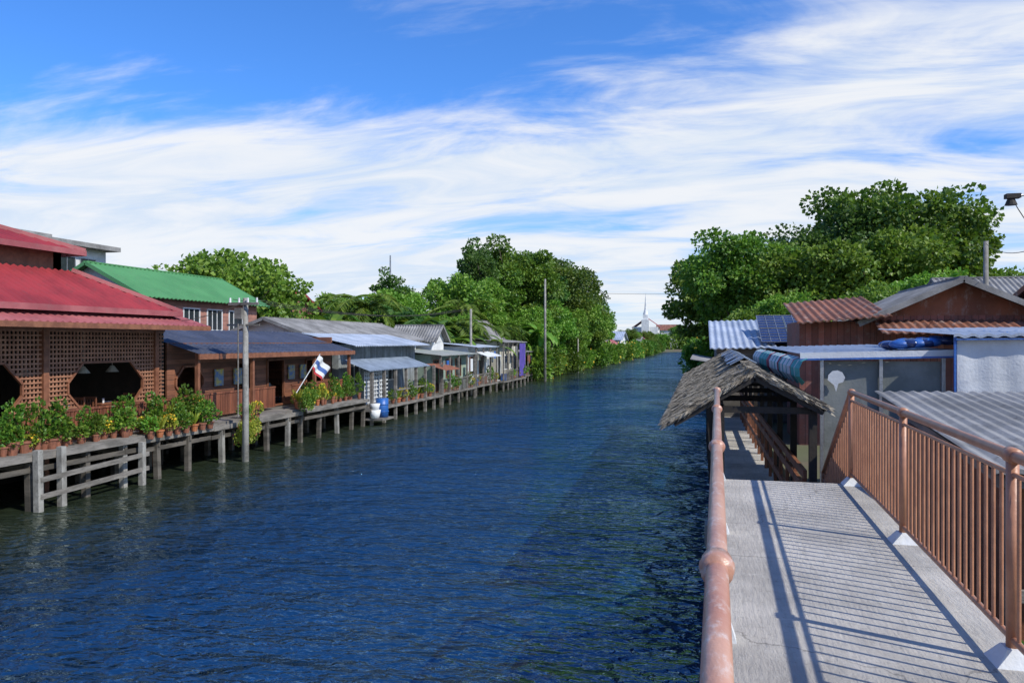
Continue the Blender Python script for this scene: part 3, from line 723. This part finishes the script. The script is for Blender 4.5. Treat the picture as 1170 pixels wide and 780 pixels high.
w=MB(); w.box(-20,-16.9,34.9,45.3,.7,3.85); w.build('walls',M('blue_grey_boards',(.30,.33,.34),(.2,.22,.22),boards=(1,.2)),e)
f=MB();g=MB()
for a in(36,38.5,41): windowX(f,g,-16.9,a,a+1.2,1.9,3.0,2)
f.build('window_frames',white,e); g.build('windows',glass,e)
lat=MB(); frm=MB(); lattice(-15.6,34.9,37.8,.95,2.55,[],.2,.05); lat.build('white_trellis',white,e)
w=MB(); w.box(-17,-15.1,34.6,45.5,.68,.8)
for y in np.arange(35,45.6,1.5): w.box(-15.3,-15.16,y-.07,y+.07,-1.4,2.6)
w.beam((-15.2,38,1.5),(-15.2,43,1.5),.05,.07); w.build('deck_and_posts',greywood,e)
for i in range(9): inst('potted_plant',PP[i],(-15.35,38+i*.7,.8),i,1.2)
gable('grey_roof_house',-24,-18.6,36,50,.9,4.2,5.15,'y',white,greyroof,.5)
gable('grey_roof_house',-20.5,-17.8,51,53.5,.9,4.2,5.1,'x',white,greyroof,.4)
e=empty('water_drum'); mb=MB(); mb.cyl((-15.0,35.7,.35),(-15.0,35.7,1.25),.3,.3,16); mb.cyl((-15,35.7,.6),(-15,35.7,.64),.32,.32,16); mb.cyl((-15,35.7,.95),(-15,35.7,.99),.32,.32,16); mb.build('drum',blueplastic,e,True)
mb=MB(); mb.box(-15.6,-14.6,34.8,36.2,.25,.34); mb.build('drum_platform',greywood,e)
e=empty('laundry_basket_stack'); mb=MB(); mb.cyl((-15.05,34.95,.345),(-15.05,34.95,.75),.2,.28,14); mb.cyl((-15.05,34.95,.76),(-15.05,34.95,1.05),.18,.25,14); mb.build('baskets',white,e,True)
def hut(name,y0,y1,X,zd,ze,wallm,roofm,seed,curtain=None,sl=.35):
    e=empty(name); rr=random.Random(seed)
    r=MB(); r.corr((X+.75,y0-.3,ze),(X+.75,y1+.3,ze),(-3.6,0,sl),pitch=.22); r.build('roof',roofm,e)
    w=MB(); w.box(X-3.5,X,y0,y1,zd,ze+.05); w.build('walls',wallm,e)
    f=MB();g=MB(); y=y0+.4
    while y+1.3<y1:
        dr=rr.random()<.35
        windowX(f,g,X,y,y+(.9 if dr else 1.2),zd+(.06 if dr else .9),min(zd+2.0,ze-.25),1 if dr else 2); y+=rr.uniform(1.8,2.6)
    f.build('window_frames',white if rr.random()<.6 else woodplain,e); g.build('windows',glass,e)
    d=MB(); d.box(X-.1,X+.7,y0-.2,y1+.2,zd-.12,zd-.01); y=y0
    while y<=y1+.1: d.box(X+.55,X+.66,y-.05,y+.05,-1.4,ze); d.box(X-.5,X-.38,y-.06,y+.06,-1.4,zd); y+=(y1-y0)/max(2,round((y1-y0)/1.7))
    d.beam((X+.6,y0,zd+.8),(X+.6,y1,zd+.8),.05,.06); 
    y=y0
    while y<y1: d.box(X+.59,X+.61,y,y+.03,zd,zd+.8); y+=.22
    d.build('deck_and_rail',greywood,e)
    cl=MB()
    y=y0+.4
    while y<y1-.5:
        k=rr.random(); xx=X+.35
        if k<.3: cl.cyl((xx,y,zd),(xx,y,zd+.55),.18,.2,10,rr.randint(0,3))
        elif k<.6: cl.box(xx-.2,xx+.15,y-.2,y+.25,zd+.003,zd+.4+.4*rr.random(),rr.randint(0,3))
        else:
            ww=.45+.3*rr.random(); hh=.5+.4*rr.random(); cl.box(X+.62,X+.635,y,y+ww,ze-.35-hh,ze-.35,rr.randint(0,4))
        y+=rr.uniform(.5,1.1)
    cl.build('deck_clutter',[white,bluetarp,terra,canvas,cream],e)
    if curtain:
        c=MB(); n=30
        for i in range(n):
            ya=y1-2.6+2.4*i/n; yb=y1-2.6+2.4*(i+1)/n
            c.add([(X+.70+.05*math.sin(i),ya,zd+.2),(X+.70+.05*math.sin(i+1),yb,zd+.2),(X+.70,yb,ze-.1),(X+.70,ya,ze-.1)],[(0,1,2,3)])
        c.build('curtain',curtain,e,True)
    for i in range(int((y1-y0)*.8)): inst('potted_plant',PP[rr.randint(0,8)],(X+.5,y0+rr.uniform(0,y1-y0),zd),i,rr.uniform(.9,1.5))
    return e
hut('canal_hut',46,53.5,-16.1,.8,3.15,palegreen,M('mossy_sheet_roof',(.22,.26,.22),(.3,.3,.28)),1)
hut('canal_hut',54.6,60.5,-16.3,.8,3.6,white,bluegrey,2)
hut('canal_hut',61.5,69.5,-16.0,.8,3.95,cream,greyroof,3,purple)
hut('canal_hut',73,78,-17.2,.7,3.0,greywood,greyroof,4)
gable('gable_roof_house',-20.5,-17.5,66,70,.9,4.2,5.8,'y',white,greyroof,.4)
mb=MB(); mb.corr((-14.9,55,2.9),(-14.9,59,2.9),(-1.2,0,.4),pitch=.2); mb.build('sheet_awning',whitecanvas)
mb=MB(); mb.corr((-14.7,44.5,2.3),(-14.7,47.5,2.3),(-1.2,0,.35),pitch=.2); mb.build('sheet_awning',terra)
fy=[(140,148,white),(152,165,cream),(172,186,white),(195,215,greywood),(225,245,white),(255,280,cream)]
for i,(a,b_,m_) in enumerate(fy):
    gable('canal_house',-21.5,-16.9,a,b_,.2,3.0+(i%3)*.7,4.4+(i%3)*.9,'y' if i%2 else 'x',m_,[greyroof,redlight,bluegrey,rust][i%4],.5,.4,
      [(a+1.5,a+3,1.6,2.7),(a+5,a+6.5,1.6,2.7)])
for i,(a,b_,m_) in enumerate([(42,52,greywood),(88,98,cream),(110,122,white),(135,150,cream),(165,180,white),(200,225,cream),(240,270,white)]):
    gable('canal_house',2.4,7.5,a,b_,.2,2.9+(i%2)*.6,4.3+(i%3)*.5,'y' if i%2 else 'x',m_,[rust,greyroof,redlight][i%3],.5,.4)
gable('green_roof_house',-29.6,-24.4,30.6,40,.9,6.2,7.55,'y',pink,green,.5,.3,[(31.6+1.9*i,32.8+1.9*i,4.6,5.6) for i in range(4)],gm=bluegrey)
gable('red_roof_house',-34,-29,50,56,.9,6.3,7.6,'x',pink,red,.5,.3)
e=empty('white_office_building')
w=MB(); w.box(-50,-40,40,46.5,.9,10.2); w.build('walls',white,e)
w=MB(); w.box(-50.6,-39.2,39.2,47,10.2,10.5); w.box(-50.2,-39.7,39.6,46.8,7.6,7.8); w.box(-47,-43,41,45,10.5,11.3); w.build('roof_slabs',greyroof,e)
f=MB();g=MB()
for z in(5.6,8.2):
    for y in np.arange(40.6,46,1.8): windowX(f,g,-40,y,y+1.3,z,z+1.3,2)
    for x in np.arange(-49.5,-41,1.9): g.box(x,x+1.3,39.98,40.02,z,z+1.3)
f.build('window_frames',metal,e); g.build('windows',glass,e)
e=empty('white_temple'); w=MB(); w.box(-27,-17,330,345,0,10); w.box(-23.5,-20.5,328,333,0,13); w.box(-23,-21,329,332,13,15)
w.cyl((-22,330.5,15),(-22,330.5,17),1.1,.6,8); w.cyl((-22,330.5,17),(-22,330.5,24),.5,.03,8); w.build('tower',white,e)
w=MB(); 
for s_ in(-1,1): w.slab([(-22,333,14),(-22,346,14),(-22+s_*6,346,9.8),(-22+s_*6,333,9.8)],.2)
w.build('roof',redlight,e)
for i,(x,y,h,ww) in enumerate([(-34,260,11,9),(-42,300,13,12),(-15,380,12,10),(-3,400,10,9),(-60,330,15,14),(-30,200,10.5,6),(-24.5,185,9.5,5),(20,260,11,12)]):
    gable('distant_house',x-ww/2,x+ww/2,y,y+10,.9,h-2.5,h,'x',[white,cream][i%2],[redlight,greyroof,rust][i%3],.5,.8)
mb=MB()
x,y=-98,240
for i in range(4):
    a=i*math.pi/2; mb.beam((x+.6*math.cos(a),y+.6*math.sin(a),0),(x+.15*math.cos(a),y+.15*math.sin(a),32),.10)
for z in range(2,32,3):
    for i in range(4):
        a=i*math.pi/2;b_=a+math.pi/2;r1=.6-.45*z/32; r2=.6-.45*(z+3)/32
        mb.beam((x+r1*math.cos(a),y+r1*math.sin(a),z),(x+r2*math.cos(b_),y+r2*math.sin(b_),z+3),.06)
mb.build('radio_mast',metal)
# left trees
for i,(x,y,k,s) in enumerate([(-22,73,2,.95),(-24,84,1,.86),(-20.5,90,1,1.06),(-23,98,3,.95),(-19.5,106,0,1.1),(-21,117,3,1.02),(-18.5,126,2,1.1),(-18.3,134,2,.85),(-27,66,2,.78),(-25,58,2,.55),(-31,62,2,.72),(-18.3,94,2,.85),(-17.6,101,2,.8),(-17.6,112,2,1.0),(-17.8,120,2,.9),(-19.2,145,2,.8),(-20,64,2,.55),(-18.6,82,2,.62),(-18.8,87,2,.75)]):
    inst('leafy_tree',T[k],(x,y,.3 if x>-19 else .7),i*1.3+1,s)
for i,(x,y,s) in enumerate([(-31,47,1.1),(-33,51,1.15),(-28.5,49,.9)]): inst('sparse_tree',Tsp,(x,y,.9),i*2,s)
inst('casuarina_tree',Ttall,(-22,79,.9),0,1.2); inst('casuarina_tree',Ttall,(-23.5,82,.9),1,1.3); inst('casuarina_tree',Ttall,(-28,68,.9),2,.9)
for i,(x,y,k,s) in enumerate([(-24,54,0,1.15),(-22,58,1,1.3),(-20.5,56,2,1.1),(-19.5,61,1,1.25),(-26,52,2,1.1),(-27,57,0,1.2),(-19,72,1,1.2),(-21,69,0,1.2),(-24,60,2,1.3)]): inst('palm_tree',[P1,P2,P3][k],(x,y,.8),i*1.9,s)
for i,(x,y) in enumerate([(-19.5,58),(-21,62),(-18.6,63),(-25,51),(-18.2,80),(-22,54)]): inst('banana_plant',B1,(x,y,.9),i,1.5)
for i in range(26): inst('bank_shrub',BU[i%2],(-17.0+rng.uniform(-1,.8),79+i*4.2,.2),i,rng.uniform(1.6,2.8))
for i in range(22): inst('bank_shrub',BU[i%2],(-16.2+rng.uniform(-1,.8),190+i*5.4,.2),i,rng.uniform(2,3.4))
for i in range(18): inst('bank_shrub',BU[i%2],(1.2+rng.uniform(-.4,1),80+i*12.5,.5),i,rng.uniform(1.8,3.2))
pole('utility_pole',-15.0,77,-1.4,10.2,.14); pole('utility_pole',-16.5,56,-1,6.4,.12); pole('utility_pole',-15.2,100,-1.2,4.6,.12)
mb=MB()
for i in range(230):
    side=rng.random()
    if side<.36: x=rng.uniform(-60,-19); y=rng.uniform(140,330)
    elif side<.6: x=rng.uniform(4,60); y=rng.uniform(100,330)
    elif side<.8: x=rng.uniform(-24,14); y=rng.uniform(316,335)
    else: x=rng.uniform(-140,80); y=rng.uniform(350,420)
    h=rng.uniform(3.5,6.5)+(2.0 if y>345 else 0)
    if side<.36 and x>-30: h*=.75
    n=150; u=unit(n); c=np.array([x,y,h*.55])+u*np.array([h*.65,h*.65,h*.6])*(rng.uniform(.2,1,n)**.4)[:,None]
    addleaves(mb,c,u+unit(n)*.7,.9*rng.uniform(.6,1.4,n),0)
mb.build('distant_trees',leafA)
for i,(x,y,s) in enumerate([(-21,160,.75),(-22,178,.6),(-18.5,205,.5),(-19,235,.6),(6,110,.8),(8,130,.9),(4,160,.75),(-17.5,262,.65),(5,200,.8),(-14,318,.62),(-8,322,.75),(0,318,.7),(3,250,.8),(-50,120,.8),(-40,100,.8),(-45,140,1),(2,290,.8),(-17,285,.6)]): inst('leafy_tree',T[(i*2)%4],(x,y,.8),i,s)
# ------------------------------------------------------------------ world
W=bpy.data.worlds.new('World'); sc.world=W; W.use_nodes=True; nt=W.node_tree; nt.nodes.clear()
sun=Vector((1.0,-.42,1.0)).normalized()
el=math.asin(sun.z); az=math.atan2(sun.x,sun.y)
out=nt.nodes.new('ShaderNodeOutputWorld'); sky=nt.nodes.new('ShaderNodeTexSky'); sky.sky_type='NISHITA'; sky.sun_disc=False
sky.sun_elevation=el; sky.sun_rotation=az; sky.air_density=1.0; sky.dust_density=.4; sky.ozone_density=3.0
tint=mixc(nt,1.0,sky.outputs[0],(.46,.90,1.5),'MULTIPLY')
bg1=nt.nodes.new('ShaderNodeBackground'); nt.links.new(tint,bg1.inputs[0]); bg1.inputs[1].default_value=.14
tc=nt.nodes.new('ShaderNodeTexCoord'); s=nt.nodes.new('ShaderNodeSeparateXYZ'); nt.links.new(tc.outputs['Generated'],s.inputs[0])
zc=mth(nt,'MAXIMUM',s.outputs[2],0.); zd=mth(nt,'ADD',zc,.16)
cx=nt.nodes.new('ShaderNodeCombineXYZ'); nt.links.new(mth(nt,'DIVIDE',s.outputs[0],zd),cx.inputs[0]); nt.links.new(mth(nt,'DIVIDE',s.outputs[1],zd),cx.inputs[1])
p=cx.outputs[0]
n1=noise(nt,mapping(nt,p,(.7,1.6,1),(0,0,R_(-22)),(3.1,1.7,0)),1.9,10,.6,.8)
n2=noise(nt,mapping(nt,p,(.55,1.1,1),(0,0,R_(-28)),(5.3,4.2,0)),1.15,4,.5,.4)
n3=noise(nt,mapping(nt,p,(1,3.5,1),(0,0,R_(-18)),(1.3,9.2,0)),3.5,8,.6,.5)
u=mth(nt,'ADD',mth(nt,'MULTIPLY',s.outputs[0],.9727),mth(nt,'MULTIPLY',s.outputs[1],.2323))
ee=mth(nt,'SUBTRACT',zc,mth(nt,'MULTIPLY',u,.13))
bias=mrange(nt,ee,.20,.38,.23,-.14)
bias=mth(nt,'SUBTRACT',bias,mth(nt,'MULTIPLY',mth(nt,'MAXIMUM',u,-.4),.13))
den=mth(nt,'ADD',mth(nt,'ADD',mth(nt,'MULTIPLY',n1,.65),mth(nt,'MULTIPLY',n2,.75)),mth(nt,'ADD',bias,mth(nt,'MULTIPLY',n3,.2)))
fac=mrange(nt,den,.72,1.06,0,.96)
haze=mrange(nt,zc,.0,.22,.85,0)
fac=mth(nt,'MAXIMUM',fac,haze)
ccol=mixc(nt,mrange(nt,n1,.35,.65),(.72,.83,.98),(.95,.97,1.0))
bg2=nt.nodes.new('ShaderNodeBackground'); nt.links.new(ccol,bg2.inputs[0]); bg2.inputs[1].default_value=.95
mx=nt.nodes.new('ShaderNodeMixShader'); nt.links.new(fac,mx.inputs[0]); nt.links.new(bg1.outputs[0],mx.inputs[1]); nt.links.new(bg2.outputs[0],mx.inputs[2]); nt.links.new(mx.outputs[0],out.inputs[0])
L=bpy.data.lights.new('sun','SUN'); L.energy=4.8; L.angle=R_(.55); L.color=(1,.95,.86)
lo=bpy.data.objects.new('sun',L); sc.collection.objects.link(lo); lo.rotation_euler=(-sun).to_track_quat('-Z','Y').to_euler()
# ------------------------------------------------------------------ camera
cam=bpy.data.cameras.new('camera'); cam.lens=27.7; cam.sensor_width=36; cam.clip_end=6000; cam.clip_start=.05
co=bpy.data.objects.new('camera',cam); sc.collection.objects.link(co); co.location=(0,0,4.0); co.rotation_euler=(R_(90),0,R_(13.43)); sc.camera=co
sc.view_settings.view_transform='Standard'; sc.view_settings.look='None'; sc.view_settings.exposure=0
